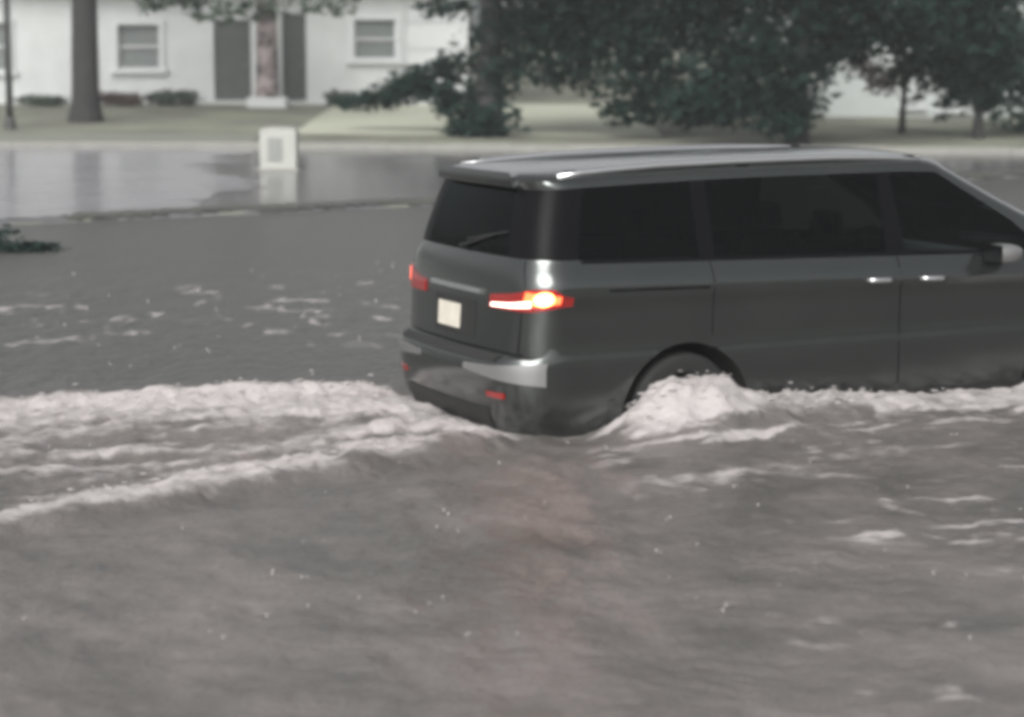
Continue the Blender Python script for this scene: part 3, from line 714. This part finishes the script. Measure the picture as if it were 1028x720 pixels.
MB().box(((hl(hx_(-260))+hl(hx_(470)))/2, 8.4, 1.38), (hl(hx_(470))-hl(hx_(-260)), .2, 3.35)).build('rear_wall', M['wall'], house)
for o_ in opl[:3]: window(house, *o_, 0)
og = opl[5]; gd = MB()
for k in range(4):
    hh = (og[3]-og[2])/4; gd.box(((og[0]+og[1])/2, .09, og[2]+hh*(k+.5)), (og[1]-og[0], .05, hh-.02))
gd.build('garage_door', M['white'], house, bevel=.006)
for o_ in opl[3:5]:
    d_ = MB().box(((o_[0]+o_[1])/2, .10, (o_[2]+o_[3])/2), (o_[1]-o_[0], .05, o_[3]-o_[2])).build('door', M['darkdoor'], house)
    pn = MB()
    for zz in (.3, .72): pn.box(((o_[0]+o_[1])/2, .07, o_[2]+(o_[3]-o_[2])*zz), ((o_[1]-o_[0])*.7, .02, (o_[3]-o_[2])*.32))
    pn.build('panel', M['darkdoor'], d_, bevel=.005)
    MB().tube([(o_[1]-.10, .055, .95), (o_[1]-.10, 0, .95), (o_[1]-.2, 0, .95)], .012, 6).build('handle', M['silver'], d_)
xa, xb = hl(hx_(-260))-.5, hl(hx_(470))+.4
MB().add([(xa, -.6, 3.0), (xb, -.6, 3.0), (xb, 9.1, 3.0), (xa, 9.1, 3.0), (xa+.1, 4.3, 5.3), (xb-.1, 4.3, 5.3), (xa, -.6, 3.14), (xb, -.6, 3.14), (xb, 9.1, 3.14), (xa, 9.1, 3.14)],
         [(0, 1, 2, 3), (0, 1, 7, 6), (2, 3, 9, 8), (6, 7, 5, 4), (8, 9, 4, 5), (0, 6, 4, 9, 3), (1, 2, 8, 5, 7)]).build('roof', M['roof'], house)
MB().box(((xa+xb)/2, -.66, 3.06), (xb-xa, .1, .14)).build('gutter', M['white'], house)
# mottled porch column
cx = hx_(270, 58.6); cz = gz(cx, 58.6)
pc = empty('porch_column', (cx, 58.6, cz)); tag(pc, 'pinkish mottled column on a white base between the two dark door openings', 'column')
MB().lathe([(.001, .12), (.30, .12), (.28, .6), (.25, 2.2), (.28, 2.9), (.001, 2.9)], (0, 0, 0), 'z', 16).build('shaft', M['mottled'], pc, True)
MB().box((0, 0, .06), (.95, .7, .36)).build('base', M['white'], pc, bevel=.03)
# mailbox at the kerb
y_ = 38.4; mxx = (281-514)/F*y_; mz = gz(mxx, y_)
mbx = empty('utility_box', (mxx, y_, mz)); tag(mbx, 'white round topped utility box with a grey panel beside the wet street', 'utility box')
ztop = zat(128, y_)-mz; zbot = zat(171, y_)-mz
print('mailbox', ztop, zbot)
bb = MB(); wdd = 36*y_/F; zbot = max(zbot, .03)
v = []; n = 10
prof = [(-wdd/2, zbot), (wdd/2, zbot)]+[(wdd/2*math.cos(a)**.6 if math.cos(a) > 1e-6 else (-wdd/2*abs(math.cos(a))**.6 if math.cos(a) < -1e-6 else 0), ztop-.05+.05*math.sin(a)**.8) for a in np.linspace(.001, math.pi-.001, n)]
for yy in (-.25, .25): v += [(a, yy, c) for a, c in prof]
k = len(prof); bb.add(v, [tuple(range(k)), tuple(range(2*k-1, k-1, -1))]+[(i, (i+1) % k, k+(i+1) % k, k+i) for i in range(k)])
bx = bb.build('box', M['mailbox'], mbx, False)
MB().box((-.05, -.262, (ztop+zbot)/2-.01), (.22, .02, .36)).build('front_panel', M['greypanel'], bx, bevel=.006)
MB().box((0, 0, -.04), (wdd+.1, .6, .14)).build('pad', M['concrete'], mbx, bevel=.01)
# slim dark pole at the left edge
px_ = (12-514)/F*49.0; pz = gz(px_, 49)
pl = empty('pole', (px_, 49, pz)); tag(pl, 'slim dark street pole at the left edge in front of the house', 'pole')
MB().tube([(0, 0, -.2), (0, 0, 5.6)], [.075, .06], 12).build('shaft', M['post'], pl, True)
MB().lathe([(.001, 0), (.13, 0), (.12, .18), (.08, .25), (.001, .25)], (0, 0, 0), 'z', 14).build('base', M['post'], pl)
MB().tube([(0, 0, 5.5), (0, 0, 5.8), (-.3, -.3, 5.95), (-.8, -.8, 5.95)], .035, 8).box((-.9, -.9, 5.93), (.35, .2, .1)).build('lamp_arm', M['post'], pl)

# right house
y2 = 56.0; X2 = lambda px: (px-514)/F*y2
h2z = gz(X2(900), y2); h2 = empty('house', (X2(950), y2, h2z)); tag(h2, 'pale house behind the slim dark tree on the right, mostly hidden by foliage', 'house')
q2 = lambda x: x-X2(950)
Zr = lambda py: zat(py, y2)-h2z
o2 = [(q2(X2(941)), q2(X2(967)), max(.15, Zr(124)), Zr(97)), (q2(X2(904)), q2(X2(922)), Zr(108), Zr(97)), (q2(X2(1040)), q2(X2(1075)), Zr(120), Zr(80)), (q2(X2(944)), q2(X2(976)), Zr(66), Zr(36))]
wall_with(h2, 'wall', q2(X2(828)), q2(X2(1180)), 0, -.4, 3.0, o2, M['wall2'])
for o_ in o2: window(h2, *o_, 0, 1, .08)
for xx in (q2(X2(828))+.1, q2(X2(1180))-.1): MB().box((xx, 4.2, 1.3), (.2, 7.8, 3.4)).build('side_wall', M['wall2'], h2)
MB().box(((q2(X2(828))+q2(X2(1180)))/2, 8.2, 1.3), (X2(1180)-X2(828), .2, 3.4)).build('rear_wall', M['wall2'], h2)
xa, xb = q2(X2(828))-.4, q2(X2(1180))+.4
MB().add([(xa, -.6, 2.95), (xb, -.6, 2.95), (xb, 8.9, 2.95), (xa, 8.9, 2.95), (xa+.1, 4.1, 5.2), (xb-.1, 4.1, 5.2), (xa, -.6, 3.08), (xb, -.6, 3.08), (xb, 8.9, 3.08), (xa, 8.9, 3.08)],
         [(0, 1, 2, 3), (0, 1, 7, 6), (2, 3, 9, 8), (6, 7, 5, 4), (8, 9, 4, 5), (0, 6, 4, 9, 3), (1, 2, 8, 5, 7)]).build('roof', M['roof'], h2)

# haze
hm = bpy.data.materials.new('haze'); hm.use_nodes = True; nt = hm.node_tree; nt.nodes.clear()
ho = nt.nodes.new('ShaderNodeOutputMaterial'); pv = nt.nodes.new('ShaderNodeVolumePrincipled'); pv.inputs['Density'].default_value = .0016; pv.inputs['Color'].default_value = (.86, .9, .9, 1); pv.inputs['Anisotropy'].default_value = .2
nt.links.new(pv.outputs[0], ho.inputs['Volume'])
hb = MB().box((0, 220, 6), (820, 574, 14.6)).build('haze', hm); tag(hb, 'thin rain haze in the air', 'haze', kind='stuff')
